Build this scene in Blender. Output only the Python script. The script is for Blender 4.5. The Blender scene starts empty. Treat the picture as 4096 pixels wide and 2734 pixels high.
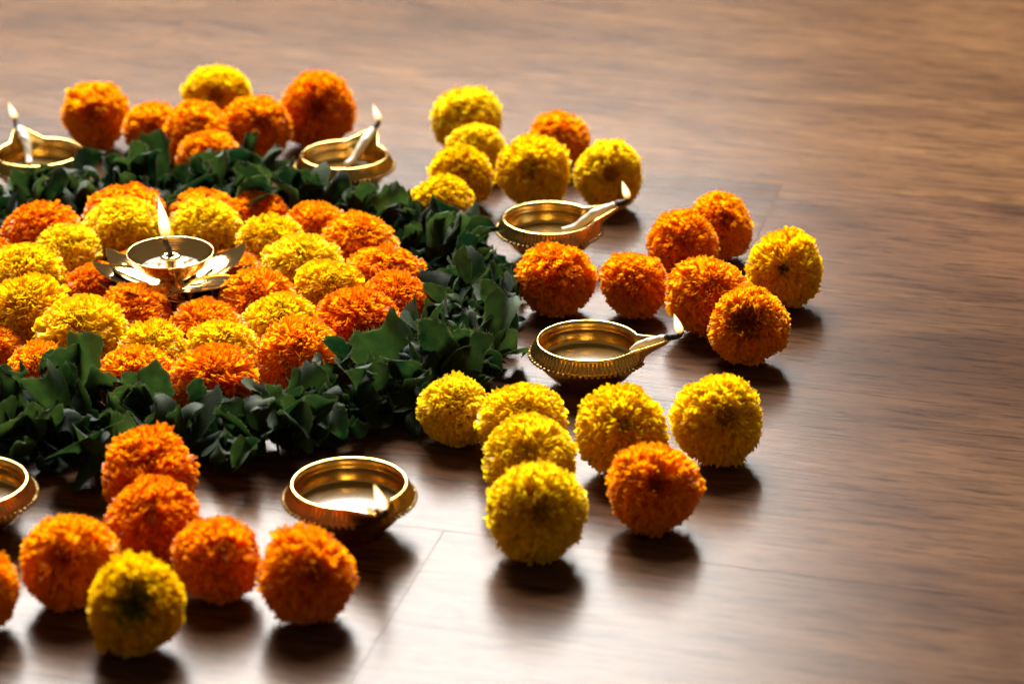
import bpy, math, random
import numpy as np
from mathutils import Vector, Matrix, Euler

R = math.radians
scene = bpy.context.scene
col = scene.collection

# ------------------------------------------------------------------ camera
cam_data = bpy.data.cameras.new('camera')
cam = bpy.data.objects.new('camera', cam_data)
col.objects.link(cam)
cam.location = (0.2525, -1.8209, 0.77)
cam.rotation_euler = (R(90 - 23.6), 0, 0)
cam_data.sensor_width = 36
cam_data.lens = 93.2
cam_data.clip_start = 0.02
cam_data.clip_end = 50
cam_data.dof.use_dof = True
cam_data.dof.focus_distance = 1.85
cam_data.dof.aperture_fstop = 5.6
cam_data.dof.aperture_blades = 9
scene.camera = cam

# ------------------------------------------------------------------ light
world = bpy.data.worlds.new('World')
scene.world = world
world.use_nodes = True
bg = world.node_tree.nodes['Background']
bg.inputs[0].default_value = (1.0, 0.80, 0.62, 1)
bg.inputs[1].default_value = 0.125

def area(name, loc, target, sx, sy, power, color):
    d = bpy.data.lights.new(name, 'AREA')
    d.shape = 'RECTANGLE'
    d.size, d.size_y, d.energy, d.color = sx, sy, power, color
    o = bpy.data.objects.new(name, d)
    col.objects.link(o)
    o.location = loc
    v = Vector(target) - Vector(loc)
    o.rotation_euler = v.to_track_quat('-Z', 'Y').to_euler()
    return o
# one big window behind the arrangement, a little to the left
area('window_light', (-0.42, 4.0, 3.75), (0.0, 0.0, 0.0), 2.8, 3.4, 1450, (1.0, 0.955, 0.90))

scene.view_settings.view_transform = 'Standard'
scene.view_settings.look = 'None'
scene.view_settings.exposure = 0.15
scene.view_settings.gamma = 1.0
scene.cycles.use_denoising = True
scene.cycles.max_bounces = 10
scene.cycles.diffuse_bounces = 6
scene.cycles.glossy_bounces = 6
scene.cycles.transmission_bounces = 6
scene.cycles.transparent_max_bounces = 8
scene.cycles.sample_clamp_indirect = 6
scene.cycles.caustics_reflective = True
scene.cycles.blur_glossy = 0.5

# ------------------------------------------------------------------ helpers
rng = np.random.default_rng(7)

def link(o, parent=None):
    col.objects.link(o)
    if parent is not None:
        o.parent = parent
    return o

def thing(name, label, cat, loc=(0, 0, 0), rot=(0, 0, 0), group=None):
    o = bpy.data.objects.new(name, None)
    o.empty_display_size = 0.01
    o.location = loc
    o.rotation_euler = rot
    o['label'] = label
    o['category'] = cat
    if group:
        o['group'] = group
    return link(o)

def mesh_np(name, verts, quads=None, tris=None, mat=None, smooth=True):
    """mesh from numpy arrays (quads Nx4, tris Mx3)"""
    me = bpy.data.meshes.new(name)
    verts = np.asarray(verts, dtype=np.float32).reshape(-1, 3)
    loops, starts, n = [], [], 0
    if quads is not None and len(quads):
        q = np.asarray(quads, dtype=np.int32)
        loops.append(q.reshape(-1)); starts.append(np.arange(len(q)) * 4); n = len(q) * 4
    if tris is not None and len(tris):
        t = np.asarray(tris, dtype=np.int32)
        loops.append(t.reshape(-1)); starts.append(n + np.arange(len(t)) * 3)
    loops = np.concatenate(loops); starts = np.concatenate(starts).astype(np.int32)
    me.vertices.add(len(verts)); me.vertices.foreach_set('co', verts.reshape(-1))
    me.loops.add(len(loops)); me.loops.foreach_set('vertex_index', loops.astype(np.int32))
    me.polygons.add(len(starts)); me.polygons.foreach_set('loop_start', starts)
    me.update(calc_edges=True)
    me.validate()
    me.polygons.foreach_set('use_smooth', np.full(len(me.polygons), smooth))
    if mat is not None:
        me.materials.append(mat)
    me.update()
    return me

def part(name, me, parent, kind=None):
    o = bpy.data.objects.new(name, me)
    if kind:
        o['kind'] = kind
    return link(o, parent)

def grid_quads(nu, nv, wrap=False):
    """indices of a grid stored row-major: index = v*nu + u"""
    u = np.arange(nu if wrap else nu - 1); v = np.arange(nv - 1)
    U, V = np.meshgrid(u, v)
    U = U.ravel(); V = V.ravel(); U1 = (U + 1) % nu
    return np.stack([V * nu + U, V * nu + U1, (V + 1) * nu + U1, (V + 1) * nu + U], 1)

def lathe(name, prof, mat, seg=96):
    a = np.linspace(0, 2 * np.pi, seg, endpoint=False)
    vs = np.concatenate([np.stack([r * np.cos(a), r * np.sin(a), np.full(seg, z)], 1) for r, z in prof])
    return mesh_np(name, vs, grid_quads(seg, len(prof), True), None, mat)

def tube(name, pts, radii, mat, seg=10, jitter=0.0, closed=False, twist=0.0):
    pts = [Vector(p) for p in pts]
    if twist:                                  # smooth path, strands wound round it
        P, q_, n0 = [], [], len(pts)
        for i in range(n0 - 1):
            a, b, c, d = pts[max(i - 1, 0)], pts[i], pts[i + 1], pts[min(i + 2, n0 - 1)]
            for f in (0, 0.2, 0.4, 0.6, 0.8):
                P.append(0.5 * ((2 * b) + (c - a) * f + (2 * a - 5 * b + 4 * c - d) * f * f + (3 * b - a - 3 * c + d) * f ** 3))
                q_.append(radii[i] + (radii[i + 1] - radii[i]) * f)
        pts = P + [pts[-1]]; radii = q_ + [radii[-1]]
    vs = []
    for i, p in enumerate(pts):
        if closed:
            d = (pts[(i + 1) % len(pts)] - pts[i - 1]).normalized()
        else:
            d = (pts[min(i + 1, len(pts) - 1)] - pts[max(i - 1, 0)]).normalized()
        s = d.cross(Vector((0, 1, 0.13))).normalized(); t = d.cross(s)
        for k in range(seg):
            a = 2 * math.pi * k / seg
            r = radii[i] * (1 + jitter * rng.normal() + twist * abs(math.sin(1.5 * a + i * 0.55)))
            vs.append(p + r * (math.cos(a) * s + math.sin(a) * t))
    n = len(pts)
    q = grid_quads(seg, n, True).tolist()
    tr = []
    if closed:
        for k in range(seg):
            q.append([(n - 1) * seg + k, (n - 1) * seg + (k + 1) % seg, (k + 1) % seg, k])
    else:
        vs.append(pts[0]); vs.append(pts[-1])
        c0, c1 = n * seg, n * seg + 1
        for k in range(seg):
            tr.append([c0, (k + 1) % seg, k]); tr.append([c1, (n - 1) * seg + k, (n - 1) * seg + (k + 1) % seg])
    return mesh_np(name, [tuple(v) for v in vs], q, tr, mat)

# ------------------------------------------------------------------ materials
def mat_new(name):
    m = bpy.data.materials.new(name)
    m.use_nodes = True
    nt = m.node_tree
    return m, nt, nt.nodes['Principled BSDF'], nt.nodes['Material Output']

def node(nt, typ, **kw):
    n = nt.nodes.new(typ)
    for k, v in kw.items():
        setattr(n, k, v)
    return n

def ramp(nt, stops):
    n = nt.nodes.new('ShaderNodeValToRGB')
    e = n.color_ramp.elements
    while len(e) < len(stops):
        e.new(0.5)
    for i, (p, c) in enumerate(stops):
        e[i].position = p
        e[i].color = (*c, 1)
    return n

def petal_material(name, c0, c1, c2, transl=0.64, trans_gain=1.0):
    m, nt, b, out = mat_new(name)
    nt.nodes.remove(b)
    tc = node(nt, 'ShaderNodeTexCoord')
    oi = node(nt, 'ShaderNodeObjectInfo')
    ns = node(nt, 'ShaderNodeTexNoise'); ns.inputs['Scale'].default_value = 190; ns.inputs['Detail'].default_value = 3
    nt.links.new(tc.outputs['Object'], ns.inputs['Vector'])
    add = node(nt, 'ShaderNodeMath', operation='MULTIPLY_ADD')
    add.inputs[1].default_value = 0.42
    nt.links.new(oi.outputs['Random'], add.inputs[0])
    sc = node(nt, 'ShaderNodeMath', operation='MULTIPLY'); sc.inputs[1].default_value = 0.7
    nt.links.new(ns.outputs['Fac'], sc.inputs[0])
    nt.links.new(sc.outputs[0], add.inputs[2])
    rp = ramp(nt, [(0.25, c0), (0.52, c1), (0.80, c2)])
    nt.links.new(add.outputs[0], rp.inputs[0])
    d = node(nt, 'ShaderNodeBsdfDiffuse'); t = node(nt, 'ShaderNodeBsdfTranslucent'); g = node(nt, 'ShaderNodeBsdfGlossy')
    g.inputs['Roughness'].default_value = 0.38
    g.inputs['Color'].default_value = (1, 0.95, 0.85, 1)
    nt.links.new(rp.outputs[0], d.inputs['Color']); nt.links.new(rp.outputs[0], t.inputs['Color'])
    m1 = node(nt, 'ShaderNodeMixShader'); m1.inputs[0].default_value = transl
    nt.links.new(d.outputs[0], m1.inputs[1]); nt.links.new(t.outputs[0], m1.inputs[2])
    m2 = node(nt, 'ShaderNodeMixShader'); m2.inputs[0].default_value = 0.022
    nt.links.new(m1.outputs[0], m2.inputs[1]); nt.links.new(g.outputs[0], m2.inputs[2])
    nt.links.new(m2.outputs[0], out.inputs['Surface'])
    return m

M = {}
M['orange'] = petal_material('orange_petals', (0.92, 0.245, 0.001), (0.95, 0.335, 0.002), (0.97, 0.43, 0.003))
M['yellow'] = petal_material('yellow_petals', (0.92, 0.56, 0.001), (0.95, 0.66, 0.003), (0.97, 0.74, 0.012))
M['orange_centre'] = petal_material('orange_centre_florets', (0.76, 0.16, 0.001), (0.84, 0.21, 0.002), (0.90, 0.27, 0.003), 0.45)
M['yellow_centre'] = petal_material('yellow_centre_florets', (0.74, 0.46, 0.004), (0.82, 0.53, 0.005), (0.88, 0.58, 0.008), 0.45)

M['green_centre'] = petal_material('greenish_centre_florets', (0.13, 0.12, 0.006), (0.22, 0.19, 0.008), (0.36, 0.29, 0.010), 0.3)
M['brown_centre'] = petal_material('brown_edged_florets', (0.22, 0.05, 0.003), (0.42, 0.10, 0.004), (0.62, 0.16, 0.005), 0.3)

def brass(name, c, rough, bump=0.0, scale=400, rings=False):
    m, nt, b, out = mat_new(name)
    b.inputs['Metallic'].default_value = 1.0
    tc = node(nt, 'ShaderNodeTexCoord')
    ns = node(nt, 'ShaderNodeTexNoise'); ns.inputs['Scale'].default_value = 60; ns.inputs['Detail'].default_value = 5
    nt.links.new(tc.outputs['Object'], ns.inputs['Vector'])
    rp = ramp(nt, [(0.3, tuple(x * 0.86 for x in c)), (0.65, c)])
    nt.links.new(ns.outputs['Fac'], rp.inputs[0]); nt.links.new(rp.outputs[0], b.inputs['Base Color'])
    mr = node(nt, 'ShaderNodeMapRange'); mr.inputs['To Min'].default_value = rough * 0.75; mr.inputs['To Max'].default_value = rough * 1.3
    nt.links.new(ns.outputs['Fac'], mr.inputs['Value']); nt.links.new(mr.outputs[0], b.inputs['Roughness'])
    if bump:
        bp = node(nt, 'ShaderNodeBump'); bp.inputs['Strength'].default_value = bump; bp.inputs['Distance'].default_value = 0.0006
        n2 = node(nt, 'ShaderNodeTexNoise'); n2.inputs['Scale'].default_value = scale; n2.inputs['Detail'].default_value = 2
        if rings:      # turning marks: fine rings round the axis
            sp = node(nt, 'ShaderNodeSeparateXYZ'); nt.links.new(tc.outputs['Object'], sp.inputs[0])
            cb = node(nt, 'ShaderNodeCombineXYZ'); nt.links.new(sp.outputs['Z'], cb.inputs['Z'])
            nt.links.new(cb.outputs[0], n2.inputs['Vector'])
        else:
            nt.links.new(tc.outputs['Object'], n2.inputs['Vector'])
        nt.links.new(n2.outputs['Fac'], bp.inputs['Height']); nt.links.new(bp.outputs[0], b.inputs['Normal'])
    return m
M['brass'] = brass('polished_brass', (0.83, 0.54, 0.145), 0.15, 0.25, 1500, True)
M['brass_lotus'] = brass('lotus_brass', (0.88, 0.62, 0.26), 0.10)
M['brass_cup'] = brass('turned_brass', (0.80, 0.53, 0.20), 0.17, 0.5, 1300, True)
M['brass_cast'] = brass('cast_brass', (0.42, 0.28, 0.085), 0.30, 0.9, 900)

m, nt, b, out = mat_new('lamp_oil'); M['oil'] = m
b.inputs['Base Color'].default_value = (0.14, 0.075, 0.010, 1); b.inputs['Roughness'].default_value = 0.2; b.inputs['Metallic'].default_value = 0.0
b.inputs['Coat Weight'].default_value = 1.0; b.inputs['Coat Roughness'].default_value = 0.03; b.inputs['Coat IOR'].default_value = 1.47
m, nt, b, out = mat_new('setting_ghee'); M['ghee'] = m
tc = node(nt, 'ShaderNodeTexCoord')
ns = node(nt, 'ShaderNodeTexNoise'); ns.inputs['Scale'].default_value = 70; ns.inputs['Distortion'].default_value = 2.5; ns.inputs['Detail'].default_value = 3
nt.links.new(tc.outputs['Object'], ns.inputs['Vector'])
rp = ramp(nt, [(0.42, (0.16, 0.11, 0.04)), (0.52, (0.62, 0.58, 0.50))]); nt.links.new(ns.outputs['Fac'], rp.inputs[0])
nt.links.new(rp.outputs[0], b.inputs['Base Color']); b.inputs['Roughness'].default_value = 0.08
bp = node(nt, 'ShaderNodeBump'); bp.inputs['Strength'].default_value = 0.25; bp.inputs['Distance'].default_value = 0.001
nt.links.new(ns.outputs['Fac'], bp.inputs['Height']); nt.links.new(bp.outputs[0], b.inputs['Normal'])

m, nt, b, out = mat_new('cotton'); M['cotton'] = m
b.inputs['Base Color'].default_value = (0.66, 0.59, 0.46, 1); b.inputs['Roughness'].default_value = 0.6
b.inputs['Subsurface Weight'].default_value = 0.2; b.inputs['Subsurface Radius'].default_value = (0.004, 0.003, 0.002)
m, nt, b, out = mat_new('char'); M['char'] = m
b.inputs['Base Color'].default_value = (0.012, 0.010, 0.009, 1); b.inputs['Roughness'].default_value = 0.7
m, nt, b, out = mat_new('twine'); M['twine'] = m
b.inputs['Base Color'].default_value = (0.42, 0.30, 0.22, 1); b.inputs['Roughness'].default_value = 0.8

# flame: glowing gas, hottest in the middle, thinning to nothing at the edge and the foot
m, nt, b, out = mat_new('flame'); M['flame'] = m
nt.nodes.remove(b)
tc = node(nt, 'ShaderNodeTexCoord')
sp = node(nt, 'ShaderNodeSeparateXYZ'); nt.links.new(tc.outputs['Generated'], sp.inputs[0])
lw = node(nt, 'ShaderNodeLayerWeight'); lw.inputs['Blend'].default_value = 0.35
rc = ramp(nt, [(0.0, (1.0, 0.42, 0.07)), (0.22, (1.0, 0.62, 0.20)), (0.45, (1.0, 0.88, 0.62)), (0.8, (1.0, 0.86, 0.58)), (1.0, (1.0, 0.50, 0.10))])
nt.links.new(sp.outputs['Z'], rc.inputs[0])
rm = ramp(nt, [(0.12, (0, 0, 0)), (0.62, (1, 1, 1))]); nt.links.new(lw.outputs['Facing'], rm.inputs[0])
mx = node(nt, 'ShaderNodeMixRGB'); mx.inputs[2].default_value = (1.0, 0.36, 0.04, 1)
nt.links.new(rm.outputs[0], mx.inputs[0]); nt.links.new(rc.outputs[0], mx.inputs[1])
em = node(nt, 'ShaderNodeEmission'); em.inputs['Strength'].default_value = 2.3
nt.links.new(mx.outputs[0], em.inputs['Color'])
tr = node(nt, 'ShaderNodeBsdfTransparent')
ra = ramp(nt, [(0.0, (0, 0, 0)), (0.22, (0.55, 0.55, 0.55)), (0.40, (0.95, 0.95, 0.95)), (1.0, (0.85, 0.85, 0.85))]); nt.links.new(sp.outputs['Z'], ra.inputs[0])
re = ramp(nt, [(0.55, (1, 1, 1)), (1.0, (0.1, 0.1, 0.1))]); nt.links.new(lw.outputs['Facing'], re.inputs[0])
mu = node(nt, 'ShaderNodeMath', operation='MULTIPLY'); nt.links.new(ra.outputs[0], mu.inputs[0]); nt.links.new(re.outputs[0], mu.inputs[1])
ms = node(nt, 'ShaderNodeMixShader'); nt.links.new(mu.outputs[0], ms.inputs[0])
nt.links.new(tr.outputs[0], ms.inputs[1]); nt.links.new(em.outputs[0], ms.inputs[2])
nt.links.new(ms.outputs[0], out.inputs['Surface'])

def leaf_material(name, c0, c1, transl, edge=False):
    m, nt, b, out = mat_new(name)
    tc = node(nt, 'ShaderNodeTexCoord'); oi = node(nt, 'ShaderNodeObjectInfo')
    ns = node(nt, 'ShaderNodeTexNoise'); ns.inputs['Scale'].default_value = 3.5; ns.inputs['Detail'].default_value = 4
    nt.links.new(tc.outputs['Object'], ns.inputs['Vector'])
    ad = node(nt, 'ShaderNodeMath', operation='MULTIPLY_ADD'); ad.inputs[1].default_value = 0.6; ad.inputs[2].default_value = -0.3
    nt.links.new(oi.outputs['Random'], ad.inputs[0])
    a2 = node(nt, 'ShaderNodeMath', operation='ADD'); nt.links.new(ad.outputs[0], a2.inputs[0]); nt.links.new(ns.outputs['Fac'], a2.inputs[1])
    rp = ramp(nt, [(0.2, c0), (0.9, c1)]); nt.links.new(a2.outputs[0], rp.inputs[0])
    if edge:            # cut edges of the cloth are worn to paler threads
        su = node(nt, 'ShaderNodeSeparateXYZ'); nt.links.new(tc.outputs['UV'], su.inputs[0])
        a1 = node(nt, 'ShaderNodeMath', operation='SUBTRACT'); a1.inputs[1].default_value = 0.5; nt.links.new(su.outputs['Y'], a1.inputs[0])
        ab = node(nt, 'ShaderNodeMath', operation='ABSOLUTE'); nt.links.new(a1.outputs[0], ab.inputs[0])
        m1 = node(nt, 'ShaderNodeMapRange'); m1.inputs['From Min'].default_value = 0.375; m1.inputs['From Max'].default_value = 0.405; nt.links.new(ab.outputs[0], m1.inputs['Value'])
        m2 = node(nt, 'ShaderNodeMapRange'); m2.inputs['From Min'].default_value = 0.96; m2.inputs['From Max'].default_value = 1.0; nt.links.new(su.outputs['X'], m2.inputs['Value'])
        mxm = node(nt, 'ShaderNodeMath', operation='MAXIMUM'); nt.links.new(m1.outputs[0], mxm.inputs[0]); nt.links.new(m2.outputs[0], mxm.inputs[1])
        mxc = node(nt, 'ShaderNodeMixRGB'); mxc.inputs[2].default_value = (0.085, 0.105, 0.042, 1)
        nw = node(nt, 'ShaderNodeTexNoise'); nw.inputs['Scale'].default_value = 9; nt.links.new(tc.outputs['Object'], nw.inputs['Vector'])
        rw = ramp(nt, [(0.40, (0, 0, 0)), (0.62, (1, 1, 1))]); nt.links.new(nw.outputs['Fac'], rw.inputs[0])
        mw = node(nt, 'ShaderNodeMath', operation='MULTIPLY'); nt.links.new(mxm.outputs[0], mw.inputs[0]); nt.links.new(rw.outputs[0], mw.inputs[1])
        nt.links.new(mw.outputs[0], mxc.inputs[0]); nt.links.new(rp.outputs[0], mxc.inputs[1])
        rp = mxc
    nt.links.new(rp.outputs[0], b.inputs['Base Color'])
    b.inputs['Roughness'].default_value = 0.60
    b.inputs['Sheen Weight'].default_value = 0.08
    b.inputs['Sheen Tint'].default_value = (0.6, 0.8, 0.5, 1)
    b.inputs['Specular IOR Level'].default_value = 0.18
    # woven cloth: two crossed sets of fine threads
    mp = node(nt, 'ShaderNodeMapping'); mp.inputs['Scale'].default_value = (1, 1, 0.0)
    nt.links.new(tc.outputs['UV'], mp.inputs[0])
    w1 = node(nt, 'ShaderNodeTexWave'); w1.inputs['Scale'].default_value = 13; w1.bands_direction = 'X'
    w2 = node(nt, 'ShaderNodeTexWave'); w2.inputs['Scale'].default_value = 13; w2.bands_direction = 'Y'
    nt.links.new(tc.outputs['UV'], w1.inputs[0]); nt.links.new(tc.outputs['UV'], w2.inputs[0])
    mm = node(nt, 'ShaderNodeMath', operation='MULTIPLY'); nt.links.new(w1.outputs['Fac'], mm.inputs[0]); nt.links.new(w2.outputs['Fac'], mm.inputs[1])
    bp = node(nt, 'ShaderNodeBump'); bp.inputs['Strength'].default_value = 0.5; bp.inputs['Distance'].default_value = 0.0004
    nt.links.new(mm.outputs[0], bp.inputs['Height']); nt.links.new(bp.outputs[0], b.inputs['Normal'])
    t = node(nt, 'ShaderNodeBsdfTranslucent')
    hs = node(nt, 'ShaderNodeHueSaturation'); hs.inputs['Saturation'].default_value = 1.15; hs.inputs['Value'].default_value = 1.5
    nt.links.new(rp.outputs[0], hs.inputs['Color']); nt.links.new(hs.outputs[0], t.inputs['Color'])
    ms = node(nt, 'ShaderNodeMixShader'); ms.inputs[0].default_value = transl
    nt.links.new(b.outputs[0], ms.inputs[1]); nt.links.new(t.outputs[0], ms.inputs[2])
    nt.links.new(ms.outputs[0], out.inputs['Surface'])
    return m
M['leaf'] = leaf_material('green_cloth', (0.004, 0.014, 0.005), (0.032, 0.056, 0.015), 0.32, True)
M['fray'] = leaf_material('frayed_threads', (0.035, 0.055, 0.022), (0.10, 0.125, 0.05), 0.3)

# wood laminate
m, nt, b, out = mat_new('wood_laminate'); M['wood'] = m
tc = node(nt, 'ShaderNodeTexCoord'); oi = node(nt, 'ShaderNodeObjectInfo')
off = node(nt, 'ShaderNodeVectorMath', operation='MULTIPLY_ADD')
off.inputs[1].default_value = (1, 1, 1)
cmb = node(nt, 'ShaderNodeCombineXYZ')
for k in 'XYZ':
    mm = node(nt, 'ShaderNodeMath', operation='MULTIPLY'); mm.inputs[1].default_value = {'X': 31.0, 'Y': 17.0, 'Z': 9.0}[k]
    nt.links.new(oi.outputs['Random'], mm.inputs[0]); nt.links.new(mm.outputs[0], cmb.inputs[k])
nt.links.new(tc.outputs['Object'], off.inputs[0]); nt.links.new(cmb.outputs[0], off.inputs[2])
def stretched(scale, sx, sy, detail, dist=0.0, rough=0.6):
    mp = node(nt, 'ShaderNodeMapping'); mp.inputs['Scale'].default_value = (sx, sy, 1)
    nt.links.new(off.outputs[0], mp.inputs[0])
    n = node(nt, 'ShaderNodeTexNoise'); n.inputs['Scale'].default_value = scale; n.inputs['Detail'].default_value = detail
    n.inputs['Distortion'].default_value = dist; n.inputs['Roughness'].default_value = rough
    nt.links.new(mp.outputs[0], n.inputs['Vector'])
    return n
figure = stretched(4.0, 0.8, 2.4, 5, 0.9)          # broad dark and light bands along the board
grain = stretched(30.0, 0.60, 5.0, 7, 0.0, 0.75)
flecks = stretched(40.0, 0.55, 4.5, 3)               # fine fibres
knots = stretched(7.0, 0.5, 1.6, 3, 1.6)             # cathedral swirls
r1 = ramp(nt, [(0.28, (0.038, 0.018, 0.009)), (0.44, (0.060, 0.028, 0.014)), (0.60, (0.082, 0.040, 0.019)), (0.76, (0.104, 0.052, 0.025))])
nt.links.new(figure.outputs['Fac'], r1.inputs[0])
r2 = ramp(nt, [(0.36, (0.42, 0.39, 0.39)), (0.50, (0.93, 0.93, 0.93)), (0.64, (1.25, 1.25, 1.25))]); nt.links.new(grain.outputs['Fac'], r2.inputs[0])
r3 = ramp(nt, [(0.30, (0.55, 0.52, 0.52)), (0.42, (1, 1, 1))]); nt.links.new(knots.outputs['Fac'], r3.inputs[0])
x1 = node(nt, 'ShaderNodeMixRGB', blend_type='MULTIPLY'); x1.inputs[0].default_value = 0.8
nt.links.new(r1.outputs[0], x1.inputs[1]); nt.links.new(r2.outputs[0], x1.inputs[2])
x2 = node(nt, 'ShaderNodeMixRGB', blend_type='MULTIPLY'); x2.inputs[0].default_value = 0.6
nt.links.new(x1.outputs[0], x2.inputs[1]); nt.links.new(r3.outputs[0], x2.inputs[2])
r4 = ramp(nt, [(0.56, (1, 1, 1)), (0.63, (0.45, 0.42, 0.42))]); nt.links.new(flecks.outputs['Fac'], r4.inputs[0])
x3 = node(nt, 'ShaderNodeMixRGB', blend_type='MULTIPLY'); x3.inputs[0].default_value = 0.75
nt.links.new(x2.outputs[0], x3.inputs[1]); nt.links.new(r4.outputs[0], x3.inputs[2])
hv = node(nt, 'ShaderNodeHueSaturation')
x4 = node(nt, 'ShaderNodeMixRGB', blend_type='MULTIPLY'); x4.inputs[0].default_value = 1.0      # each board has its own tone
nt.links.new(x3.outputs[0], x4.inputs[1]); nt.links.new(oi.outputs['Color'], x4.inputs[2])
nt.links.new(x4.outputs[0], hv.inputs['Color']); nt.links.new(hv.outputs[0], b.inputs['Base Color'])
mr2 = node(nt, 'ShaderNodeMapRange'); mr2.inputs['To Min'].default_value = 0.27; mr2.inputs['To Max'].default_value = 0.20
nt.links.new(grain.outputs['Fac'], mr2.inputs['Value']); nt.links.new(mr2.outputs[0], b.inputs['Roughness'])
b.inputs['Specular IOR Level'].default_value = 0.068
fine = stretched(60.0, 0.25, 13.0, 3)
bp = node(nt, 'ShaderNodeBump'); bp.inputs['Strength'].default_value = 0.20; bp.inputs['Distance'].default_value = 0.0008
nt.links.new(fine.outputs['Fac'], bp.inputs['Height']); nt.links.new(bp.outputs[0], b.inputs['Normal'])
m, nt, b, out = mat_new('underlay'); M['underlay'] = m
b.inputs['Base Color'].default_value = (0.02, 0.014, 0.011, 1); b.inputs['Roughness'].default_value = 0.9

# ------------------------------------------------------------------ floor
ANG = R(-14.8)
PW, PL = 0.2245, 1.285                  # board width and length
V0 = -0.2868                            # a long joint
floor_me = mesh_np('floor', [(-3, -2.2, -0.012), (3.4, -2.2, -0.012), (3.4, 3.2, -0.012), (-3, 3.2, -0.012)], [[0, 1, 2, 3]], None, M['underlay'], False)
floor = link(bpy.data.objects.new('floor', floor_me))
floor['kind'] = 'structure'
floor['label'] = 'brown wood laminate floor with long boards and fine joints'

def board_mesh(L, W, T=0.009, c=0.00016, gap=0.00004):
    x0, x1, y0, y1 = gap, L - gap, gap, W - gap
    def ring(i, z):
        return [(x0 + i, y0 + i, z), (x1 - i, y0 + i, z), (x1 - i, y1 - i, z), (x0 + i, y1 - i, z)]
    vs = ring(0, -T) + ring(0, -c) + ring(c, 0)
    q = grid_quads(4, 3, True).tolist() + [[8, 9, 10, 11]]
    return mesh_np('plank', vs, q, None, M['wood'], False)
bm_ = board_mesh(PL, PW)
END = {0: 0.2932, 3: 0.3945}            # end joints the photograph shows, by row
rr = random.Random(5)
ux, vx = Vector((math.cos(ANG), math.sin(ANG), 0)), Vector((-math.sin(ANG), math.cos(ANG), 0))
for row in range(-6, 13):
    start = END[row + 1] if (row + 1) in END else 0.29 + PL * [0.55, 0.52, 0.62, 0.46, 0.57][row % 5]
    k0 = start - 3 * PL
    for k in range(6):
        a = k0 + k * PL
        v = V0 + row * PW
        p = ux * a + vx * v
        cpt = ux * (a + PL / 2) + vx * (v + PW / 2)
        if not (-2.6 < cpt.x < 3.0 and -1.9 < cpt.y < 2.9):
            continue
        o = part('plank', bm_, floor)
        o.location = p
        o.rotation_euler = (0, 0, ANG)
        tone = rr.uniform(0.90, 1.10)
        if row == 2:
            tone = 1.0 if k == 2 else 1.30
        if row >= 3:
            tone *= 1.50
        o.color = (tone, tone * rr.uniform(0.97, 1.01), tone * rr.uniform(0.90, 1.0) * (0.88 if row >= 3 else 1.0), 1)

# ------------------------------------------------------------------ marigolds
def ribbon_petals(dirs, r0, r1, w0, wave, k, curl, seed, nu=11, nv=5, droop=0.012):
    """many ruffled petals at once: dirs Nx3 unit vectors; per petal arrays r1, w0"""
    g = np.random.default_rng(seed)
    N = len(dirs)
    up = np.array([[0, 0, 1.0]])
    t = np.cross(up, dirs) + 1e-6; t /= np.linalg.norm(t, axis=1, keepdims=True)
    s = np.cross(dirs, t)
    psi = g.normal(0, 0.85, N)                        # blades stand across the line from the axis
    T = np.cos(psi)[:, None] * t + np.sin(psi)[:, None] * s
    B = -np.sin(psi)[:, None] * t + np.cos(psi)[:, None] * s
    u = np.linspace(-1, 1, nu); v = np.linspace(0, 1, nv)
    Vv, Uu = np.meshgrid(v, u, indexing='ij')          # nv x nu
    ph = g.uniform(0, 2 * np.pi, N)[:, None, None]; kk = (k * g.uniform(0.75, 1.3, N))[:, None, None]
    A = (wave * g.uniform(0.6, 1.4, N))[:, None, None]
    C = -(curl * (1 + 0.6 * g.normal(0, 1, N)))[:, None, None]   # tips roll outwards, away from the axis
    bow = (0.09 * g.normal(0, 1, N))[:, None, None]
    R1 = r1[:, None, None]; W = w0[:, None, None]
    frill = 0.035 * np.sin(Uu[None] * 6.5 + ph * 3) * Vv[None] ** 3
    rad = r0 + (R1 - r0) * Vv[None] - droop * Uu[None] ** 2 * Vv[None] + frill
    lat = W * (0.35 + 0.65 * Vv[None] ** 0.8) * Uu[None]
    off = A * Vv[None] ** 1.6 * np.sin(np.pi * kk * Uu[None] + ph) + C * Vv[None] ** 3 + bow * Uu[None] ** 2 * Vv[None]
    rad = rad - 1.1 * np.abs(C) * Vv[None] ** 4 * 0.35
    P = dirs[:, None, None] * rad[..., None] + T[:, None, None] * lat[..., None] + B[:, None, None] * off[..., None]
    base = grid_quads(nu, nv)
    q = (base[None] + (np.arange(N) * nu * nv)[:, None, None]).reshape(-1, 4)
    return P.reshape(-1, 3), q

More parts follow.
